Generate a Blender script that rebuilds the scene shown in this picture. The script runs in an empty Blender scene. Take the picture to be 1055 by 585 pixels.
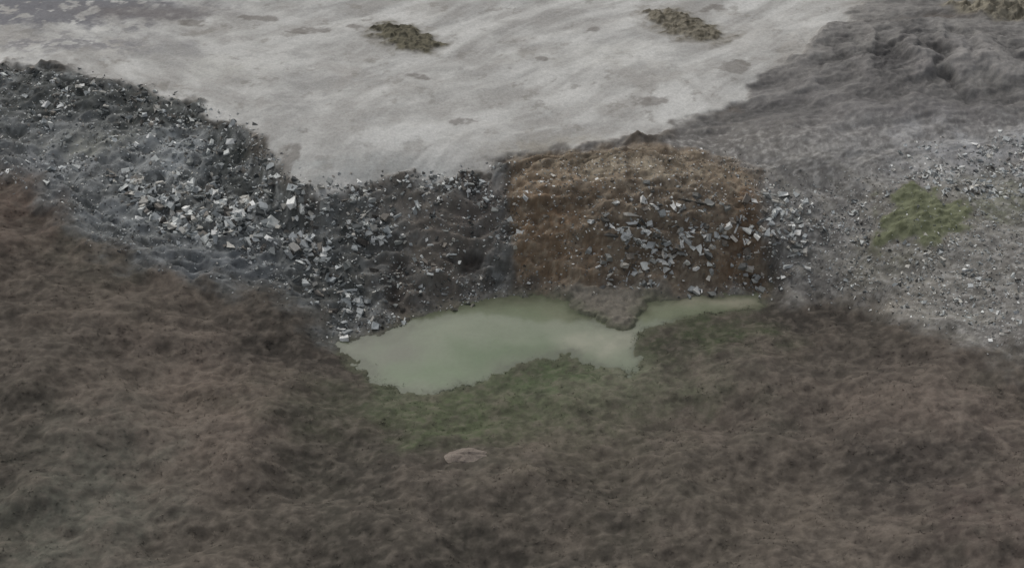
import bpy, math, numpy as np
from mathutils import Vector
rng = np.random.default_rng(7)
K = 1.5   # measured tone -> base colour

# ------------------------------------------------------------------ noise
_r = np.random.default_rng(3)
_A = _r.random((512, 512)) * 2 * np.pi
_GX, _GY = np.cos(_A), np.sin(_A)
def perlin(x, y, seed=0):
    x = x + seed * 17.37; y = y + seed * 9.71
    xi = np.floor(x).astype(np.int64); yi = np.floor(y).astype(np.int64)
    fx = x - xi; fy = y - yi
    u = fx*fx*fx*(fx*(fx*6-15)+10); v = fy*fy*fy*(fy*(fy*6-15)+10)
    def g(i, j):
        a = (xi+i) & 511; b = (yi+j) & 511
        return _GX[a, b]*(fx-i) + _GY[a, b]*(fy-j)
    n0 = g(0,0)*(1-u)+g(1,0)*u; n1 = g(0,1)*(1-u)+g(1,1)*u
    return (n0*(1-v)+n1*v)*1.5
def fbm(x, y, scale, octv=4, seed=0, gain=0.5):
    s = np.zeros_like(x); a = 1.0; f = 1.0/scale; tot = 0
    for o in range(octv):
        # rotate each octave so the lattice never lines up
        c_, s_ = math.cos(o*1.1+seed), math.sin(o*1.1+seed)
        s += a*perlin((x*c_-y*s_)*f, (x*s_+y*c_)*f, seed+o*3.1); tot += a; a *= gain; f *= 2.03
    return s/tot*1.5
def ss(e0, e1, x):
    t = np.clip((x-e0)/(e1-e0), 0, 1); return t*t*(3-2*t)

# ------------------------------------------------------------------ camera numbers
PITCH = math.radians(35); HF = math.radians(40)
CAM = np.array([0.0, -101.3, 70.9])
F = 527.5/math.tan(HF/2)
fw = np.array([0, math.cos(PITCH), -math.sin(PITCH)]); up = np.array([0, math.sin(PITCH), math.cos(PITCH)])
def ray(px, py):
    return fw + np.array([1.0,0,0])*((px-527.5)/F) - up*((py-292.5)/F)
def at_z(px, py, z):
    d = ray(px, py); t = (z-CAM[2])/d[2]; return CAM + d*t

# ------------------------------------------------------------------ broad relief (surveyed spot heights)
spots = [
 (0,585,4.5),(250,585,3.0),(520,585,2.5),(800,585,3.5),(1055,585,6),
 (0,480,4.6),(120,500,3.0),(250,470,2.8),(480,480,1.8),(640,500,1.6),(750,480,1.8),(900,500,2.4),(1055,480,5),
 (0,400,5),(120,400,3.6),(200,400,2.8),(330,400,1.2),(400,420,0.6),(480,412,0.5),(560,400,0.5),(700,380,0.6),(850,400,1.8),(960,400,3),(1055,420,4.5),
 (0,330,5.2),(120,340,3.6),(250,350,2.2),(320,352,1.0),(800,345,0.8),(880,345,1.8),(345,352,0.2),
 (0,250,5.6),(100,262,4.0),(200,292,2.6),(290,312,1.6),
 (390,338,0.3),(430,320,0.4),(500,301,0.4),(560,297,0.4),(620,300,0.6),(700,300,0.4),(785,294,0.4),(860,300,1.4),(950,338,3),(1055,368,4.8),
 (560,286,0.9),(640,286,1.0),(720,286,0.9),
 (480,340,-0.2),(600,360,-0.1),(720,318,-0.1),
 (0,68,9),(60,72,9),(120,82,9),(200,108,8.7),(265,142,8.3),(312,195,7.6),(400,186,7.4),(480,176,7.5),(530,164,7.8),(560,152,7.8),(640,148,7.8),(700,148,7.8),(780,172,7.4),
 (560,200,6.9),(600,200,6.9),(640,200,6.9),(700,200,6.9),(745,204,6.6),(600,175,7.5),(700,175,7.5),
 (0,165,6.3),(60,130,7.2),(140,190,5.8),(230,190,6.0),(230,240,4.6),(300,230,5.2),(360,260,3.6),(430,250,3.9),
 (560,246,3.9),(640,246,3.9),(720,246,3.9),(800,245,4.2),
 (880,200,6.5),(920,200,7.0),(985,205,7.2),(1055,200,7.4),(900,260,4.2),(1000,280,5.4),(1055,290,6.2),(1055,240,6.8),
 (830,160,8),(930,140,8.4),(1055,140,8.8),
 (800,100,8.2),(880,100,8.7),(1000,100,9.4),(940,60,10.2),(985,55,10.0),(1055,60,10.4),(900,20,8.6),(1000,15,9.6),
 (0,0,8.5),(150,30,8.4),(300,20,8.2),(300,90,8.2),(450,30,8.1),(450,110,8),(600,20,8.1),(600,90,8.1),(750,20,8.2),(700,90,8.2),(150,70,8.6),
 (-200,-60,8.5),(200,-80,8.2),(527,-80,8.2),(850,-80,8.6),(1250,-60,10),(-250,70,9),(-250,200,6.4),(-250,350,6),(-250,550,5.5),(1300,120,9),(1300,300,7),(1300,500,6),
 (200,750,3.5),(527,750,3),(850,750,4.5),
]
P = np.array([at_z(*s) for s in spots])
far = [(-400,0,9),(400,0,11),(0,420,10),(0,-300,6),(-400,400,10),(400,400,12),(-400,-300,7),(400,-300,8)]
P = np.vstack([P, np.array(far, float)])
d = np.hypot(P[:,None,0]-P[None,:,0], P[:,None,1]-P[None,:,1])
n = len(P)
M = np.zeros((n+1, n+1)); M[:n,:n] = -d - np.eye(n)*0.2; M[:n,n] = 1; M[n,:n] = 1
wts = np.linalg.solve(M, np.append(P[:,2], 0))
def base_h(x, y):
    x = np.asarray(x, float); y = np.asarray(y, float)
    h = np.full(x.shape, wts[n])
    for i in range(n):
        h -= wts[i]*np.sqrt((x-P[i,0])**2+(y-P[i,1])**2+0.5)
    return h
def survey(px, py):
    dd = ray(px, py); t = np.linspace(60, 420, 1400)
    pts = CAM + t[:,None]*dd
    below = pts[:,2] < base_h(pts[:,0], pts[:,1])
    i = int(np.argmax(below)) if below.any() else len(t)-1
    return pts[i,:2]
def poly(*pp): return np.array([survey(*p) for p in pp])

def sdf(x, y, pg):
    """negative inside"""
    dmin = np.full(x.shape, 1e9); ins = np.zeros(x.shape, bool)
    m = len(pg)
    for i in range(m):
        a = pg[i]; b = pg[(i+1) % m]; e = b-a
        t = np.clip(((x-a[0])*e[0]+(y-a[1])*e[1])/(e@e+1e-9), 0, 1)
        dmin = np.minimum(dmin, (x-a[0]-t*e[0])**2+(y-a[1]-t*e[1])**2)
        if abs(e[1]) > 1e-9:
            c = ((a[1] > y) != (b[1] > y)) & (x < e[0]*(y-a[1])/e[1]+a[0])
            ins ^= c
    dmin = np.sqrt(dmin)
    return np.where(ins, -dmin, dmin)

# ------------------------------------------------------------------ grid
st = 0.13
xf = np.arange(-60, 60+st/2, st); yf = np.arange(-42, 52+st/2, st)
def ext(last, sgn):
    o = []; s = st; v = last
    while abs(v-last) < 1500:
        s *= 1.3; v += sgn*s; o.append(v)
    return np.array(o)
xs = np.concatenate([ext(xf[0],-1)[::-1], xf, ext(xf[-1],1)])
ys = np.concatenate([ext(yf[0],-1)[::-1], yf, ext(yf[-1],1)])
X, Y = np.meshgrid(xs, ys)
H = base_h(X, Y)

# ------------------------------------------------------------------ regions (plan polygons)
PG = {
 'plateau': poly((-500,-150),(-500,60),(-100,62),(0,66),(60,70),(120,80),(200,104),(262,138),(296,180),(320,202),(400,192),(480,180),(528,166),(560,152),(640,146),(690,140),(740,112),(780,84),(815,62),(850,38),(885,12),(905,-150)),
 'greysoil': poly((520,150),(690,140),(740,105),(900,-150),(1600,-150),(1600,420),(1055,368),(950,338),(880,300),(785,296),(700,300),(600,300)),
 'leftbank': poly((-500,60),(0,64),(120,78),(200,102),(262,136),(300,182),(320,198),(400,188),(480,176),(535,160),(540,298),(500,303),(430,322),(345,352),(318,318),(200,288),(100,258),(60,210),(0,165),(-500,150)),
 'bank': poly((-500,60),(0,64),(120,78),(200,102),(262,136),(300,182),(320,198),(400,188),(480,176),(530,164),(640,150),(780,170),(1055,140),(1600,140),(1600,420),(1055,368),(950,338),(880,300),(785,296),(560,298),(500,303),(430,322),(345,352),(318,318),(200,288),(100,258),(60,210),(0,165),(-500,150)),
 'cut': poly((524,170),(545,158),(560,154),(600,156),(640,150),(700,152),(745,164),(783,180),(785,240),(783,296),(700,298),(640,298),(560,298),(534,290),(526,230)),
 'pond': poly((345,352),(390,342),(430,325),(470,311),(510,302),(560,302),(585,312),(603,328),(625,341),(648,345),(656,328),(668,314),(700,305),(786,299),(784,317),(740,324),(700,333),(655,347),(652,356),(664,368),(648,385),(636,378),(610,377),(585,368),(552,372),(525,378),(505,390),(450,404),(408,404),(372,380)),
 'tongue': poly((575,297),(690,297),(668,316),(655,345),(625,342),(600,328)),
 'mA': poly((383,30),(400,24),(430,30),(456,46),(440,55),(410,50),(388,42)),
 'mB': poly((664,14),(690,10),(720,20),(752,36),(735,46),(700,38),(672,26)),
 'mC': poly((975,8),(1020,4),(1100,6),(1110,26),(1040,25),(1000,20)),
 'mD': poly((905,220),(930,196),(988,203),(1000,235),(950,255),(910,252)),
}
bankm = ss(1.0, -3.0, sdf(X, Y, PG['bank']))
YS = Y + 1.25*H*bankm
def region(name, warp=1.2, seed=0, scale=4.0):
    s = sdf(X, Y, PG[name])
    return s + warp*fbm(X, Y, scale, 5, seed)
sP = region('plateau', 1.8, 11, 3.5)
sG = region('greysoil', 2.6, 12, 4)
sL = region('leftbank', 2.6, 13, 4)
sC = region('cut', 1.1, 14, 2.5)
sW = sdf(X, Y, PG['pond']) + 0.9*fbm(X, Y, 1.8, 5, 15, 0.65)
sT = region('tongue', 1.0, 16, 2)
sMA = region('mA', 1.3, 17, 1.5); sMB = region('mB', 1.3, 18, 1.5); sMC = region('mC', 1.2, 19, 1.5); sMD = region('mD', 2.2, 20, 2.2)
mP = ss(0.7, -0.7, sP); mG = ss(2.0, -2.0, sG); mL = ss(2.0, -2.0, sL); mC = ss(0.8, -0.8, sC)
mG = mG*(1-mP); mL = mL*(1-mP)
mHeath = np.clip(1-mP-mG-mL-mC, 0, 1)

# ------------------------------------------------------------------ relief detail
big = fbm(X, Y, 11, 3, 30)
mid = fbm(X, YS, 3.2, 4, 31)
fine = fbm(X, YS, 0.9, 3, 32)
lump = np.abs(fbm(X, YS, 2.6, 2, 33))
hollow = fbm(X*0.8, Y, 7.5, 4, 37, 0.5)
tuss = fbm(X, Y, 0.8, 2, 38, 0.6); tuss2 = fbm(X, Y, 1.7, 4, 137, 0.7); tuss3 = fbm(X*0.85, Y, 3.6, 5, 139, 0.6)
nearpond = ss(0, 6, sW)
H = H + mHeath*nearpond*(1.1*big + 0.15*mid + 0.9*hollow + 0.2*tuss3) + mHeath*ss(0,1.5,sW)*(0.05*tuss+0.09*tuss2)
H = H + mL*(0.5*mid + 0.6*(0.35-lump) + 0.10*fine)*ss(0,2,sW)
rill = fbm(X*1.2+0.5*mid, YS*0.8, 1.9, 4, 34)
fold = fbm(X*0.4+0.6*big, YS*1.2+0.7*mid, 2.2, 4, 35)
H = H + mC*(0.35*rill + 0.45*fold + 0.15*fine + 0.3*mid)*ss(0,2,sW)
H = H + mG*(1-mC)*(0.25*mid + 0.5*big + 0.05*fine)*ss(0,2,sW)
H = H + mP*(0.10*mid + 0.18*big + 0.015*fine)
ridge = survey(950, 58)
rr = np.exp(-(((X-ridge[0])/11)**2 + ((Y-ridge[1])/9)**2))
gul = fbm((X-ridge[0])*1.0+1.2*mid, Y*0.28+0.5*mid, 2.6, 5, 36)
band = fbm(X*0.35+0.5*mid, Y*0.9-X*0.2+0.6*big, 3.2, 5, 136)
H = H + rr*(1.0*gul + 0.5) + mG*ss(8,16,Y)*0.55*band*(1-mC)
scp = (Y - (survey(900,168)[1] + 0.12*(X-survey(900,168)[0]) + 2.5*big+0.6*mid)); smask = ss(20, 27, X)
H = H + smask*mG*0.3*ss(-1.2,1.2,scp)
for s_, a_ in ((sMA,0.4),(sMB,0.4),(sMC,0.6),(sMD,0.25)):
    H = H + ss(0.6,-1.8,s_)*a_*(1+0.9*fine)
# shallow hollow in the bank beside the cut
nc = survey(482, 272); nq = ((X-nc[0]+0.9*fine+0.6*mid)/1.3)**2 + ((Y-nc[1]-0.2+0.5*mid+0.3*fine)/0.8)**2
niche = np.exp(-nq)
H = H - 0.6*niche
shore = ss(2.2, 0.0, sW)
H = np.where(sW > 0, np.maximum(H*(1-shore) + shore*(0.03+0.16*sW+0.05*np.abs(fine)), 0.02+0.05*np.minimum(sW,4)), np.maximum(-0.5, 0.25*sW)-0.01)
H = H + ss(0.3,-0.8,sT)*0.25*(sW>0)*(1+fine)

# ------------------------------------------------------------------ colour of the ground
def lin(r, g, b):
    c = np.array([r, g, b])/255.0
    return np.where(c <= 0.04045, c/12.92, ((c+0.055)/1.055)**2.4)*K
col = np.zeros(X.shape+(3,))
def paint(m, c): 
    global col
    col = col*(1-m[...,None]) + m[...,None]*np.asarray(c)
def blob(px, py, rx, ry, wp=1.1, rough=0.8):
    c = survey(px, py); sx = rx*0.087; sy = ry*0.087/0.57
    xx = X + wp*warpx*min(sx,3.5); yy = Y + wp*warpy*min(sy,3.5)
    q = ((xx-c[0])/sx)**2+((yy-c[1])/sy)**2
    return np.clip(np.exp(-q) * (1+rough*blobn), 0, 1)
warpx = fbm(X, Y, 4, 5, 61, .6); warpy = fbm(X, Y, 4, 5, 63, .6); blobn = fbm(X, Y, 2.0, 5, 64, .6)
# heath
col[:] = lin(68,63,57)
patch1 = fbm(X, Y*0.8, 6, 5, 41, 0.6); patch2 = fbm(X, YS, 2.2, 5, 42, 0.65); patch3 = fbm(X, Y, 9, 4, 43); patch4 = fbm(X, YS, 0.7, 3, 44, 0.7); patch5 = fbm(X, Y*0.7, 14, 5, 45, 0.6)
paint(ss(0.0,0.35,patch1)*0.65, lin(86,79,72))
paint(ss(0.05,0.4,patch2)*0.35, lin(84,78,71))
paint(ss(0.0,0.4,-patch2)*0.4, lin(54,50,46))
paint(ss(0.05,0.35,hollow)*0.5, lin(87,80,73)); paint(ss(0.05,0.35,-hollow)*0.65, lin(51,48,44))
paint(ss(0.1,0.5,patch3)*0.5, lin(66,65,57))
paint(ss(0.0,0.4,-patch5)*0.5, lin(56,53,48))
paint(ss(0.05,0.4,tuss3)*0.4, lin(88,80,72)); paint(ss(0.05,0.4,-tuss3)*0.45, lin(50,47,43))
for (bx,by,rx,ry,c,a) in [
  (200,430,90,60,(97,86,78),0.7),(130,395,70,22,(94,84,76),0.55),(90,520,70,70,(79,80,72),0.65),(0,215,50,50,(78,67,60),0.75),(90,300,80,40,(70,64,57),0.5),(60,370,60,30,(66,62,56),0.5),
  (480,426,130,22,(72,79,58),0.85),(570,388,75,16,(66,76,54),0.9),(735,348,62,18,(58,65,47),0.9),(640,402,80,16,(88,90,74),0.7),(650,378,24,12,(97,98,84),0.75),(400,412,34,14,(68,75,57),0.8),(600,440,60,12,(78,80,64),0.5),
  (300,350,60,40,(50,47,43),0.85),(840,325,70,22,(52,49,45),0.85),(925,485,95,30,(46,44,41),0.9),(990,430,70,26,(94,85,78),0.7),(800,520,70,40,(86,79,71),0.7),(890,420,60,22,(84,76,69),0.65),
  (870,380,90,20,(60,56,51),0.6),(650,520,100,50,(60,57,50),0.6),(400,560,120,40,(55,53,47),0.65),(620,450,70,25,(72,69,60),0.4),(1020,540,50,36,(82,72,67),0.55),(330,470,60,60,(56,54,48),0.65),(960,370,60,18,(70,64,59),0.5),
  (230,560,50,30,(72,67,60),0.6),(560,470,60,18,(80,75,65),0.4),(30,440,40,40,(56,54,48),0.65),(740,430,50,20,(78,70,64),0.5),(265,288,20,12,(84,82,77),0.6)]:
    paint(blob(bx,by,rx,ry)*a, lin(*c))
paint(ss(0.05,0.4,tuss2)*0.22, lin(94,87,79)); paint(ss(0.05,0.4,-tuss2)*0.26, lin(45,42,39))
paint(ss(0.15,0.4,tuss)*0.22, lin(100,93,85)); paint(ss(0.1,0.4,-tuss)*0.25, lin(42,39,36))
# grey soil (right)
g = np.zeros_like(col); g[:] = lin(98,96,93)
col_save = col; col = g
paint(ss(-0.1,0.5,patch1)*0.6, lin(112,110,106))
paint(ss(0.0,0.5,-patch2)*0.35, lin(82,79,77))
paint(blob(840,110,120,40)*0.7, lin(84,82,81))
paint(blob(760,135,60,22)*0.6, lin(92,89,85))
paint(blob(930,70,60,30)*0.7, lin(76,74,73))
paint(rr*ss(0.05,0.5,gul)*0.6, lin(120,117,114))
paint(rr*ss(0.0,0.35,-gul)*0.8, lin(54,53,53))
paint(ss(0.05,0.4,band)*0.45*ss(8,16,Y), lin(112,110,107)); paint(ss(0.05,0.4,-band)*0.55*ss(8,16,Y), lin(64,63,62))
paint(blob(940,40,20,16)*0.8, lin(54,53,53)); paint(blob(990,50,12,18)*0.6, lin(112,110,108))
paint(blob(1000,160,110,22)*0.8, lin(146,146,146))
paint(blob(970,120,90,14)*0.6, lin(84,82,82))
paint(blob(880,190,60,40)*0.5, lin(118,116,112))
paint(blob(1030,205,40,16)*0.8, lin(92,94,78))
paint(blob(960,290,110,45)*0.55, lin(104,102,96))
paint(blob(930,262,40,10)*0.7, lin(84,83,72))
paint(blob(905,318,30,9)*0.8, lin(124,119,110))
paint(blob(880,18,40,14)*0.7, lin(112,110,106))
paint(blob(960,22,60,6)*0.8, lin(74,68,63))
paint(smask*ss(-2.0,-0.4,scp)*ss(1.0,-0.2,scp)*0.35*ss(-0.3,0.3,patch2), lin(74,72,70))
dn_ = fbm((X+Y)*0.8, (Y-X)*0.25, 1.8, 5, 48)   # wash lines running down the lower slope
paint(ss(0.1,0.4,dn_)*0.4*ss(12,4,Y), lin(126,123,115)); paint(ss(0.1,0.4,-dn_)*0.45*ss(12,4,Y), lin(74,72,67))
sp_ = ss(16,10,Y)
paint(ss(0.15,0.4,patch4)*(0.12+0.4*sp_), lin(138,136,132))
paint(ss(0.1,0.4,-patch4)*(0.12+0.35*sp_), lin(66,64,61))
g = col; col = col_save
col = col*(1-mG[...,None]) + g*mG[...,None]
# left bank soil
g = np.zeros_like(col); g[:] = lin(88,89,87); col_save = col; col = g
paint(ss(0.0,0.4,patch2)*0.6, lin(114,116,115))
paint(ss(0.0,0.3,-patch2)*0.6, lin(60,61,59))
paint(ss(0.05,0.35,lump-0.2)*0.5, lin(54,55,53))
paint(ss(0.05,0.4,-patch4)*0.4, lin(50,51,49))
paint(ss(0.15,0.4,patch4)*0.35, lin(134,136,135))
paint(blob(110,108,130,20)*0.65, lin(52,54,51))
paint(blob(60,165,70,30)*0.8, lin(110,112,113))
paint(blob(190,160,44,16)*0.9, lin(128,131,131))
paint(blob(90,150,44,12)*0.7, lin(118,118,110))
paint(blob(120,225,50,12)*0.7, lin(104,107,108))
paint(blob(220,272,80,14)*0.7, lin(94,97,99))
paint(blob(345,285,36,50)*0.6, lin(66,67,64))
paint(blob(455,245,60,50)*0.75, lin(97,91,84))
paint(blob(465,270,40,40)*0.5, lin(84,78,71))
paint(blob(495,205,36,22)*0.8, lin(84,79,75))
paint(blob(405,290,12,14)*0.8, lin(46,42,39))
paint(blob(265,128,26,6,.5)*1.0, lin(28,29,28))
paint(blob(240,160,26,18)*0.9, lin(38,41,39))
paint(blob(235,200,30,12)*0.7, lin(48,50,48))
paint(blob(300,200,18,14)*0.7, lin(48,50,48)); paint(blob(180,120,40,10)*0.7, lin(44,46,44)); paint(blob(60,95,40,10)*0.6, lin(50,52,50))
g = col; col = col_save
col = col*(1-mL[...,None]) + g*mL[...,None]
# brown cut
g = np.zeros_like(col); g[:] = lin(105,93,79); col_save = col; col = g
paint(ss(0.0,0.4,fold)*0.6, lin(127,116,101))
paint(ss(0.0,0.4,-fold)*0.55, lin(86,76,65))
paint(blob(560,225,45,50)*0.8, lin(108,89,70))
paint(blob(690,245,60,40)*0.7, lin(92,83,73))
paint(blob(770,240,22,50)*0.8, lin(100,81,64))
paint(blob(650,172,100,13)*0.8, lin(124,116,101))
paint(blob(590,160,50,8)*0.6, lin(108,101,87))
crk = np.abs(fbm(X*0.25+0.4*mid, YS*0.9, 2.4, 3, 39))
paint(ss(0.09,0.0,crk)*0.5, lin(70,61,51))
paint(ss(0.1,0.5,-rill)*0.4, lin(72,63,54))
paint(ss(0.15,0.4,patch4)*0.4, lin(136,128,113))
paint(ss(0.1,0.4,-patch4)*0.4, lin(62,55,48))
paint(ss(0.05,0.4,patch2)*0.4, lin(120,111,98)); paint(ss(0.05,0.4,-patch2)*0.4, lin(76,67,57))
g = col; col = col_save
col = col*(1-mC[...,None]) + g*mC[...,None]
paint(niche*0.8, lin(34,30,28))  # shade of the recess painted near-black into the soil colour
# plateau
g = np.zeros_like(col); g[:] = lin(144,143,139); col_save = col; col = g
wx = X+0.7*fbm(X,Y,22,2,49)*3; wy = Y+0.7*fbm(X,Y,22,2,46)*3
def strk(ax, ay, s, seed, stretch=7, o=5, gain=0.6):
    l = math.hypot(ax, ay); ax/=l; ay/=l
    u = wx*ax+wy*ay; v = -wx*ay+wy*ax
    f = np.zeros_like(u); a = 1; t = 0
    for i in range(o):
        f += a*perlin(u/stretch/s*2**i, v/s*2**i, seed+i*3.7); t += a; a *= gain
    return f/t*1.5
lf = ss(-8, -30, X+0.2*Y)
s1 = strk(2,1.7,3.2,50,4,4,.5)*(1-lf) + strk(2,-1.5,3.2,51,4,4,.5)*lf
s2 = strk(2,1.2,6,52,2.5,5,.55)*(1-lf) + strk(2,-1.2,6,53,2.5,5,.55)*lf
s3 = strk(1.6,1.9,0.9,54,7,3)*(1-lf) + strk(2,-1.9,0.9,55,7,3)*lf
soft1 = fbm(X, Y*0.8, 7, 5, 57, .55)
paint(ss(0.0,0.35,s2)*0.6, lin(157,156,152))
paint(ss(0.0,0.35,-s2)*0.7, lin(124,123,120))
paint(ss(0.0,0.4,soft1)*0.4, lin(160,159,155)); paint(ss(0.0,0.4,-soft1)*0.6, lin(122,120,116))
paint(ss(0.0,0.4,s1)*0.45, lin(162,161,157))
paint(ss(0.05,0.4,-s1)*0.5, lin(124,122,118))
paint(ss(0.1,0.6,-s3)*0.16, lin(112,110,106))
paint(ss(0.1,0.6,s3)*0.12, lin(170,169,165))
paint(ss(0.1,0.5,patch1)*0.45, lin(124,121,116))
paint(ss(0.32,0.55,patch2+0.35*patch1)*0.5, lin(106,103,97))
paint(blob(370,175,80,14)*0.6, lin(130,132,130))
paint(blob(560,150,60,12)*0.7, lin(122,117,107))
paint(blob(690,145,60,14)*0.6, lin(114,110,105))
paint(blob(300,105,26,40)*0.7, lin(118,117,114)); paint(blob(230,70,40,16)*0.5, lin(154,153,147)); paint(blob(180,50,30,16)*0.6, lin(120,119,117))
paint(blob(620,60,80,20)*0.4, lin(162,161,156)); paint(blob(460,90,60,26)*0.45, lin(130,129,125)); paint(blob(760,40,60,20)*0.45, lin(132,129,124)); paint(blob(420,140,90,20)*0.35, lin(158,158,155))
tl = blob(20,6,160,28)
paint(np.clip(tl*2.4*ss(-0.35,0.0,patch2+0.5*s1),0,1)*0.9, lin(90,90,93))
paint(np.clip(blob(160,14,90,11)*1.2,0,1)*0.9, lin(94,91,90))
paint(np.clip(blob(60,46,100,14)*1.3*ss(-0.2,0.15,patch2),0,1)*0.8, lin(104,103,104))
for (bx,by,rx,ry) in [(672,106,18,8),(683,140,22,6),(318,31,20,7),(272,20,20,6),(645,152,34,8),(365,30,12,5),(480,126,16,5),(300,165,14,24),(735,10,24,6),(610,30,12,4),(560,62,10,4),(755,70,20,8),(200,25,20,6),(430,80,14,4)]:
    m_ = blob(bx,by,rx,ry,1.1,0.3); paint(ss(0.35,0.75,m_+0.45*patch4*m_+0.5*patch2*m_+0.1)*0.65*ss(0.1,0.3,m_), lin(90,86,81))
g = col; col = col_save
col = col*(1-mP[...,None]) + g*mP[...,None]
for s_, c1, c2, a_ in ((sMA,(86,82,68),(50,48,41),.95),(sMB,(102,97,85),(64,60,51),.95),(sMC,(114,109,96),(74,70,61),.9),(sMD,(94,97,76),(70,73,55),.92)):
    m_ = ss(0.5,-0.5,s_); paint(m_*a_, lin(*c1)); paint(m_*ss(-0.1,0.4,patch4+0.6*fine)*0.8, lin(*c2))
    paint(ss(1.5,0.3,s_)*(1-m_)*0.4, lin(92,88,79))
paint(ss(0.5,-0.6,sT)*0.85, lin(96,92,84))
paint(ss(1.2,0.0,sW)*mHeath*0.5, lin(77,81,65))
paint(ss(0.9,0.0,sW)*(1-mHeath)*0.5, lin(74,72,66))
paint(ss(0.1,-0.4,sW), lin(88,94,76))
col = np.clip(col, 0.024, 0.8)  # floor on the darks stands in for haze, put into the colour

# ------------------------------------------------------------------ helpers: mesh + material
def make_mesh(name, verts, faces_flat, nper, cols=None, smooth=False):
    me = bpy.data.meshes.new(name)
    nf = len(faces_flat)//nper
    me.vertices.add(len(verts)); me.vertices.foreach_set("co", np.ascontiguousarray(verts, dtype=np.float32).ravel())
    me.loops.add(len(faces_flat)); me.loops.foreach_set("vertex_index", faces_flat.astype(np.int32))
    me.polygons.add(nf); me.polygons.foreach_set("loop_start", np.arange(0, nf*nper, nper, dtype=np.int32))
    me.polygons.foreach_set("loop_total", np.full(nf, nper, dtype=np.int32))
    me.polygons.foreach_set("use_smooth", np.full(nf, smooth, dtype=bool))
    if cols is not None:
        at = me.color_attributes.new("tone", 'FLOAT_COLOR', 'POINT')
        c4 = np.ones((len(verts), 4), np.float32); c4[:,:3] = cols
        at.data.foreach_set("color", c4.ravel())
    me.update(calc_edges=True)
    ob = bpy.data.objects.new(name, me); bpy.context.scene.collection.objects.link(ob)
    return ob
def material(name, rough=0.95, spec=0.15, nscale=3.0, namp=0.35, bump=0.3, bdist=0.05, nscale2=14.0):
    m = bpy.data.materials.new(name); m.use_nodes = True
    nt = m.node_tree; N = nt.nodes; L = nt.links; N.clear()
    out = N.new("ShaderNodeOutputMaterial"); b = N.new("ShaderNodeBsdfPrincipled"); L.new(b.outputs[0], out.inputs[0])
    a = N.new("ShaderNodeAttribute"); a.attribute_name = "tone"
    tc = N.new("ShaderNodeTexCoord")
    n1 = N.new("ShaderNodeTexNoise"); n1.inputs["Scale"].default_value = nscale; n1.inputs["Detail"].default_value = 5; n1.inputs["Roughness"].default_value = 0.65
    n2 = N.new("ShaderNodeTexNoise"); n2.inputs["Scale"].default_value = nscale2; n2.inputs["Detail"].default_value = 2; n2.inputs["Roughness"].default_value = 0.7
    L.new(tc.outputs["Object"], n1.inputs["Vector"]); L.new(tc.outputs["Object"], n2.inputs["Vector"])
    ad = N.new("ShaderNodeMath"); ad.operation = 'ADD'; L.new(n1.outputs[0], ad.inputs[0]); L.new(n2.outputs[0], ad.inputs[1])
    mr = N.new("ShaderNodeMapRange"); mr.inputs[1].default_value = 0.6; mr.inputs[2].default_value = 1.4
    mr.inputs[3].default_value = 1-namp; mr.inputs[4].default_value = 1+namp; L.new(ad.outputs[0], mr.inputs[0])
    vm = N.new("ShaderNodeVectorMath"); vm.operation = 'SCALE'; L.new(a.outputs["Color"], vm.inputs[0]); L.new(mr.outputs[0], vm.inputs["Scale"])
    L.new(vm.outputs[0], b.inputs["Base Color"])
    b.inputs["Roughness"].default_value = rough; b.inputs["Specular IOR Level"].default_value = spec
    bp = N.new("ShaderNodeBump"); bp.inputs["Strength"].default_value = bump; bp.inputs["Distance"].default_value = bdist
    L.new(ad.outputs[0], bp.inputs["Height"]); L.new(bp.outputs[0], b.inputs["Normal"])
    return m

# ------------------------------------------------------------------ ground
ny, nx = X.shape
idx = np.arange(nx*ny).reshape(ny, nx)
q = np.stack([idx[:-1,:-1], idx[:-1,1:], idx[1:,1:], idx[1:,:-1]], -1).reshape(-1)
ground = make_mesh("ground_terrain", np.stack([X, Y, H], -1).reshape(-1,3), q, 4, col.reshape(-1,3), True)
ground.data.materials.append(material("soil_and_heath", 0.95, 0.1, 2.6, 0.22, 0.4, 0.035, 6.0))

ix0 = int(np.argmin(np.abs(xs-xf[0]))); iy0 = int(np.argmin(np.abs(ys-yf[0])))
def look(A, x, y):
    gx = np.clip((x-xf[0])/st, 0, len(xf)-2); gy = np.clip((y-yf[0])/st, 0, len(yf)-2)
    i = gx.astype(int); j = gy.astype(int); fx = gx-i; fy = gy-j; i += ix0; j += iy0
    if A.ndim == 3: fx = fx[:,None]; fy = fy[:,None]
    return (A[j,i]*(1-fx)+A[j,i+1]*fx)*(1-fy)+(A[j+1,i]*(1-fx)+A[j+1,i+1]*fx)*fy

# ------------------------------------------------------------------ pond
pg = PG['pond']; bx0, by0 = pg.min(0)-1.5; bx1, by1 = pg.max(0)+1.5
px_ = np.arange(bx0, bx1, 0.2); py_ = np.arange(by0, by1, 0.2)
PX, PY = np.meshgrid(px_, py_)
sd0 = sdf(PX, PY, pg); sd = sd0 + 0.9*fbm(PX, PY, 1.8, 5, 15, 0.65)
sv = (X, Y, col, warpx, warpy, blobn)
X, Y = PX, PY
warpx = fbm(X, Y, 5, 4, 61); warpy = fbm(X, Y, 5, 4, 63); blobn = 0.5*fbm(X, Y, 4, 3, 64)
col = np.zeros(PX.shape+(3,)); col[:] = lin(98,104,86)
w1 = fbm(PX, PY, 7, 4, 71); w2 = fbm(PX*0.6, PY, 2.5, 4, 72)
paint(ss(-0.1,0.6,w1)*0.4, lin(106,110,92)); paint(ss(0,0.6,-w2)*0.35, lin(87,94,75))
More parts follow.
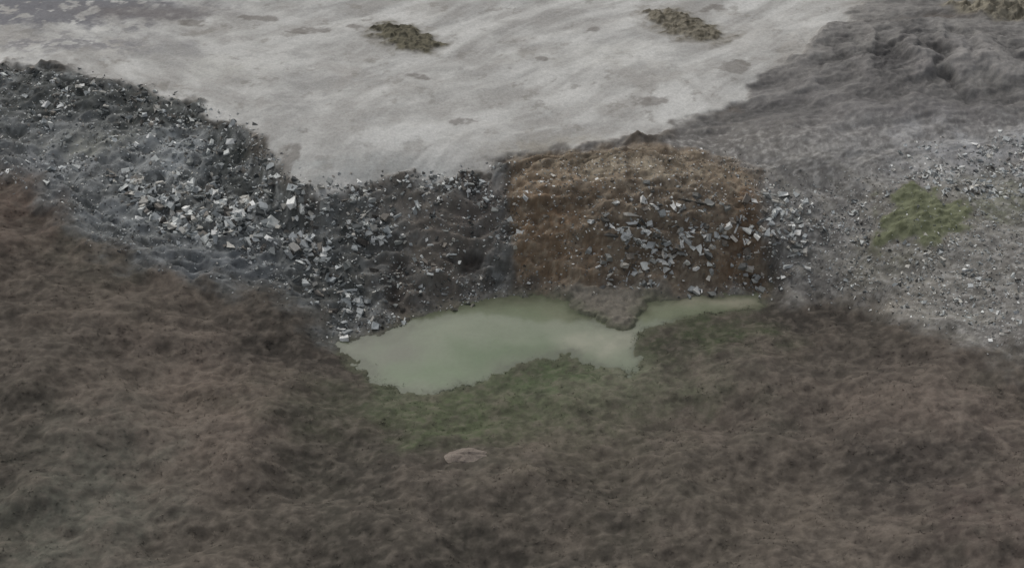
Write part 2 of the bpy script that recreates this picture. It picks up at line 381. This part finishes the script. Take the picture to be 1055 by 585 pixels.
paint(blob(470,388,90,20)*0.7, lin(78,93,66)); paint(blob(540,366,70,16)*0.75, lin(72,86,60)); paint(blob(400,380,40,20)*0.5, lin(86,95,75))
paint(blob(730,310,60,12)*0.9, lin(126,123,108)); paint(blob(625,357,36,14)*0.8, lin(123,122,107)); paint(blob(380,355,40,16)*0.7, lin(86,86,75))
paint(blob(520,306,60,7)*0.6, lin(82,81,70)); paint(blob(580,325,30,12)*0.4, lin(106,104,90))
paint(ss(-2.2,-0.2,sd+0.6*w2)*0.45, lin(76,79,64)); paint(ss(-0.9,0.1,sd+0.4*w2)*0.6, lin(64,66,53))
wcol = col; X, Y, col, warpx, warpy, blobn = sv
pid = np.arange(PX.size).reshape(PX.shape)
keep = (sd0[:-1,:-1] < 1.4)
qq = np.stack([pid[:-1,:-1], pid[:-1,1:], pid[1:,1:], pid[1:,:-1]], -1)[keep].reshape(-1)
used, inv = np.unique(qq, return_inverse=True)
pv = np.stack([PX, PY, np.zeros_like(PX)], -1).reshape(-1,3)[used]
pond = make_mesh("pond_water", pv, inv.reshape(-1), 4, wcol.reshape(-1,3)[used], True)
pond.data.materials.append(material("murky_water", 0.1, 0.45, 0.5, 0.08, 0.04, 0.02, 3.0))

# ------------------------------------------------------------------ rubble
BOX = np.array([[-1,-1,-1],[1,-1,-1],[1,1,-1],[-1,1,-1],[-1,-1,1],[1,-1,1],[1,1,1],[-1,1,1]], float)*0.5
BF = np.array([[0,3,2,1],[4,5,6,7],[0,1,5,4],[1,2,6,5],[2,3,7,6],[3,0,4,7]])
def rot(ax, ay, az):
    cx,sx,cy,sy,cz,sz = np.cos(ax),np.sin(ax),np.cos(ay),np.sin(ay),np.cos(az),np.sin(az)
    R = np.empty((len(ax),3,3))
    R[:,0,0]=cz*cy; R[:,0,1]=cz*sy*sx-sz*cx; R[:,0,2]=cz*sy*cx+sz*sx
    R[:,1,0]=sz*cy; R[:,1,1]=sz*sy*sx+cz*cx; R[:,1,2]=sz*sy*cx-cz*sx
    R[:,2,0]=-sy; R[:,2,1]=cy*sx; R[:,2,2]=cy*cx
    return R
DARK = np.array([lin(50,53,53),lin(64,67,67),lin(58,55,51),lin(80,82,81)])
MIDC = np.array([lin(102,105,104),lin(120,122,119),lin(112,107,100),lin(134,137,136)])
PALE = np.array([lin(164,167,166),lin(186,188,184),lin(172,169,161),lin(148,152,152),lin(202,202,198)])
def scatter(pgn, count, smin, smax, pale, dark, clump=0.0, power=2.6, soft=1.2, seed=81):
    lo = pgn.min(0)-soft; hi = pgn.max(0)+soft
    x = rng.uniform(lo[0], hi[0], count*12); y = rng.uniform(lo[1], hi[1], count*12)
    s = sdf(x, y, pgn) + rng.normal(0, soft*0.6, len(x))
    dn = ss(-0.05, 0.35, fbm(x, y*1.3, 3.2, 4, seed, 0.6))
    ok = (s < 0) & (rng.random(len(x)) < (1-clump + clump*dn)) & (rng.random(len(x)) > 1.6*look(niche, x, y)) & (rng.random(len(x)) < 0.25+ss(-0.2,0.6,look(sMD, x, y)))
    x = x[ok][:count]; y = y[ok][:count]; m = len(x)
    size = smin + (smax-smin)*rng.random(m)**power
    dims = np.stack([size*rng.uniform(.7,1.3,m), size*rng.uniform(.45,1.0,m), size*rng.uniform(.15,.55,m)],1)
    lg = rng.random(m) < 0.06; dims[lg] *= np.array([2.0,0.4,0.8])
    V = BOX[None]*np.ones((m,1,1)) + rng.uniform(-.22,.22,(m,8,3))
    wd = rng.random(m) < 0.4; V[wd,2,:2] *= 0.25; V[wd,6,:2] *= 0.25
    V = V*dims[:,None,:]
    R = rot(rng.normal(0.4,.45,m), rng.normal(0,.42,m), rng.normal(0,1.0,m)+ (rng.random(m)<0.5)*1.57)
    V = np.einsum('nij,nkj->nki', R, V)
    z = look(H, x, y)
    V += np.stack([x, y, z+size*rng.uniform(-0.14,0.08,m)],1)[:,None,:]
    r = rng.random(m); k = rng.integers(0,4,m); k5 = rng.integers(0,5,m)
    c = MIDC[k]; c = np.where((r<pale)[:,None], PALE[k5], c); c = np.where((r>1-dark)[:,None], DARK[k], c)
    c = c*rng.uniform(.78,1.06,m)[:,None]
    gc = look(col, x, y); c = c*0.82+gc*0.18
    return V, np.repeat(np.clip(c,0.024,0.82)[:,None,:], 8, 1)  # same lifted darks in the rubble colour, in place of haze
def build(name, parts, mat):
    V = np.concatenate([p[0] for p in parts]); C = np.concatenate([p[1] for p in parts]); m = len(V)
    f = (BF[None]+(np.arange(m)*8)[:,None,None]).reshape(-1)
    o = make_mesh(name, V.reshape(-1,3), f, 4, C.reshape(-1,3), False); o.data.materials.append(mat); return o
cm = material("broken_concrete", 0.85, 0.2, 4, 0.25, 0.4, 0.03, 12)
Z1 = poly((-120,66),(0,72),(120,84),(200,108),(262,140),(300,185),(298,205),(250,190),(215,165),(180,145),(120,125),(60,105),(0,92),(-120,90))
Z2 = poly((118,182),(160,176),(230,192),(300,202),(370,206),(440,202),(430,235),(395,255),(380,290),(392,330),(352,342),(335,300),(290,262),(210,256),(150,230))
Z2b= poly((130,185),(170,180),(240,205),(290,215),(280,245),(220,252),(170,232),(135,210))
Z3 = poly((-60,100),(60,112),(180,150),(240,195),(120,182),(130,230),(60,190),(-60,150))
Z4 = poly((330,205),(520,185),(530,290),(440,318),(400,335),(370,330))
Z5 = poly((630,222),(690,212),(778,217),(780,280),(700,296),(640,294),(612,275))
Z5b= poly((530,178),(780,184),(784,296),(535,290))
Z6 = poly((786,200),(812,196),(830,218),(828,252),(806,284),(786,284))
Z7 = poly((925,160),(985,150),(1100,145),(1100,200),(1000,205),(935,212))
Z8 = poly((820,205),(910,200),(1000,245),(1100,260),(1100,350),(1000,340),(900,300),(820,285))
Z9 = poly((270,210),(340,215),(345,300),(310,290),(270,262))
Z10= poly((345,195),(440,188),(500,180),(500,200),(430,212),(350,215))
rub_left = [scatter(Z1,1300,.15,.68,.32,.38,.8,3), scatter(Z2,1300,.15,.85,.38,.24,.85,3), scatter(Z2b,520,.2,1.0,.6,.1,.7,2.2),
        scatter(Z3,260,.14,.7,.45,.2,.93), scatter(Z4,420,.12,.55,.36,.24,.88), scatter(Z9,240,.16,.85,.5,.22,.8), scatter(Z10,240,.15,.6,.52,.2,.85)]
build("rubble_heap", rub_left, cm)
rub_mid = [scatter(Z5,330,.2,.95,.66,.1,.82,2.0,1.2,83), scatter(Z5b,260,.12,.45,.4,.22,.7), scatter(Z6,260,.16,.75,.62,.1,.5)]
build("rubble_heap", rub_mid, cm)
rub_right = [scatter(Z7,950,.13,.52,.6,.15,.88), scatter(Z8,1200,.11,.4,.48,.2,.7)]
build("rubble_heap", rub_right, cm)
GZ1 = poly((-60,70),(120,84),(260,140),(310,200),(520,172),(535,296),(345,345),(320,312),(200,280),(100,250),(40,190),(-60,150))
GZ2 = poly((525,165),(700,155),(850,190),(1100,150),(1100,365),(950,332),(880,300),(785,294),(530,296))
fg = [scatter(GZ1,9000,.07,.24,.34,.30,.7,2), scatter(GZ2,9000,.06,.2,.34,.25,.6,2)]
build("gravel", fg, cm)

# ------------------------------------------------------------------ heath grass
c0 = survey(481, 471)
def tufts(x, y, h, nb, wid, bright, name, mat, vary=0.3):
    m = len(x); z = look(H, x, y); gc = look(col, x, y)
    X0 = np.repeat(np.stack([x,y,z-0.03],1), nb, 0); hh = np.repeat(h, nb)*rng.uniform(.5,1.2,m*nb)
    az = rng.uniform(0,6.28,m*nb); sp = rng.uniform(0.4,1.2,m*nb)
    base = X0 + np.stack([np.cos(az)*0.06, np.sin(az)*0.06, 0*az],1)
    tip = base + np.stack([np.cos(az)*hh*sp, np.sin(az)*hh*sp, hh*(1.0-0.6*sp)],1)
    side = np.stack([-np.sin(az), np.cos(az), 0*az],1)*(wid*rng.uniform(.6,1.3,m*nb))[:,None]
    V = np.stack([base-side, base+side, tip],1)
    c = np.repeat(gc*(bright*rng.uniform(1-vary,1+vary,m))[:,None], nb, 0)*rng.uniform(.88,1.12,m*nb)[:,None]
    C = np.stack([c*0.95,c*0.95,c*1.12],1)
    o = make_mesh(name, V.reshape(-1,3), np.arange(len(V)*3), 3, np.clip(C.reshape(-1,3),0.02,0.6), False)
    o.data.materials.append(mat); return o
gm = material("dry_grass", 0.9, 0.1, 5, 0.15, 0.1, 0.02, 20)
x = rng.uniform(-59,59,80000); y = rng.uniform(-41,30,80000)
mh = look(mHeath, x, y)*(look(sW, x, y) > 0.1)*(np.hypot((x-c0[0])/2.0, y-c0[1]) > 1.0)
dn = 0.4+0.7*fbm(x, y, 3.6, 4, 139, .6)
ok = (rng.random(len(x)) < mh*np.clip(dn,0.04,1))
x = x[ok]; y = y[ok]
tufts(x, y, rng.uniform(.06,.2,len(x)), 6, 0.045, 1.25, "heath_grass", gm, 0.35)
pp = PG['pond']; a = rng.uniform(pp[:,0].min(),pp[:,0].max(),60000); b = rng.uniform(pp[:,1].min(),pp[:,1].max(),60000)
sw_ = look(sW, a, b)
south = ss(2.0, 0.0, sdf(a, b, poly((380,385),(420,408),(500,396),(560,378),(640,384),(664,372),(660,350),(720,332),(790,320),(790,345),(660,420),(420,420))))
ok = (sw_ < 0.3) & (sw_ > -1.8) & (rng.random(60000) < 0.8*south*ss(-1.8,0.2,sw_)*np.clip(0.3+1.5*fbm(a,b,1.5,3,92),0,1))
a = a[ok]; b = b[ok]
Hk = H; H = np.maximum(H, -0.02)
tufts(a, b, rng.uniform(.08,.22,len(a)), 4, 0.03, 0.75, "sedge", gm)
H = Hk
vx=[];vy=[]
for k in ('mA','mB','mC'):
    p = PG[k]; a = rng.uniform(p[:,0].min(),p[:,0].max(),500); b = rng.uniform(p[:,1].min(),p[:,1].max(),500)
    o_ = sdf(a,b,p)+rng.normal(0,.5,500) < 0; vx.append(a[o_]); vy.append(b[o_])
p = poly((528,168),(560,154),(700,154),(760,175),(700,178),(640,170),(540,176)); a = rng.uniform(p[:,0].min(),p[:,0].max(),500); b = rng.uniform(p[:,1].min(),p[:,1].max(),500)
o_ = (sdf(a,b,p)+rng.normal(0,.4,500) < 0); vx.append(a[o_]); vy.append(b[o_])
vx = np.concatenate(vx); vy = np.concatenate(vy)
tufts(vx, vy, rng.uniform(.08,.2,len(vx)), 5, 0.035, 1.0, "scrub_vegetation", gm)

# ------------------------------------------------------------------ half-buried boulder in the heath
import bmesh
bm = bmesh.new(); bmesh.ops.create_icosphere(bm, subdivisions=4, radius=1)
co = np.array([v.co[:] for v in bm.verts])
nn = fbm(co[:,0]*1.0+3, co[:,1]+co[:,2]*0.7, 0.9, 4, 95)
hz = float(look(H, np.array([c0[0]]), np.array([c0[1]]))[0])
for v, k in zip(bm.verts, nn):
    p_ = Vector(v.co)*(1+0.25*float(k))
    w_ = max(0.0, p_.z); p_.x *= 1.6*(1-0.7*w_); p_.y *= 1.0*(1-0.5*w_); p_.z *= 0.7
    v.co = p_
me = bpy.data.meshes.new("boulder"); bm.to_mesh(me); bm.free()
at = me.color_attributes.new("tone",'FLOAT_COLOR','POINT')
c4 = np.ones((len(me.vertices),4),np.float32); c4[:,:3] = lin(106,98,90)[None]*(1+0.3*nn)[:,None]; at.data.foreach_set("color", c4.ravel())
bo = bpy.data.objects.new("boulder", me); bpy.context.scene.collection.objects.link(bo); bo.location = (c0[0], c0[1], hz-0.08)
me.materials.append(material("weathered_rock", 0.9, 0.2, 3, 0.3, 0.8, 0.05, 12))

# ------------------------------------------------------------------ light, sky, camera
sc = bpy.context.scene
w = bpy.data.worlds.new("World"); sc.world = w; w.use_nodes = True
nt = w.node_tree; bg = nt.nodes["Background"]; sk = nt.nodes.new("ShaderNodeTexSky"); sk.sky_type = 'NISHITA'; sk.sun_disc = False
el, az = math.radians(52), math.radians(-30)
sk.sun_elevation = el; sk.sun_rotation = az; sk.air_density = 1.0; sk.dust_density = 4.0; sk.ozone_density = 1.0
hs = nt.nodes.new("ShaderNodeHueSaturation"); hs.inputs["Saturation"].default_value = 0.3   # overcast: cloud greys the sky
nt.links.new(sk.outputs[0], hs.inputs["Color"]); nt.links.new(hs.outputs[0], bg.inputs[0]); bg.inputs[1].default_value = 0.125
sun = bpy.data.lights.new("sun", 'SUN'); sun.energy = 0.7; sun.angle = math.radians(25); sun.color = (1.0,0.99,0.97)
so = bpy.data.objects.new("sun", sun); sc.collection.objects.link(so)
dirv = Vector((math.sin(az)*math.cos(el), math.cos(az)*math.cos(el), math.sin(el)))
so.rotation_euler = dirv.to_track_quat('Z','Y').to_euler()
cam = bpy.data.cameras.new("camera"); cam.sensor_width = 36; cam.lens = 18/math.tan(HF/2); cam.clip_end = 5000
co_ = bpy.data.objects.new("camera", cam); sc.collection.objects.link(co_); co_.location = CAM.tolist(); co_.rotation_euler = (math.radians(90)-PITCH, 0, 0)
sc.camera = co_
sc.view_settings.view_transform = 'Standard'; sc.view_settings.look = 'None'; sc.view_settings.exposure = 0
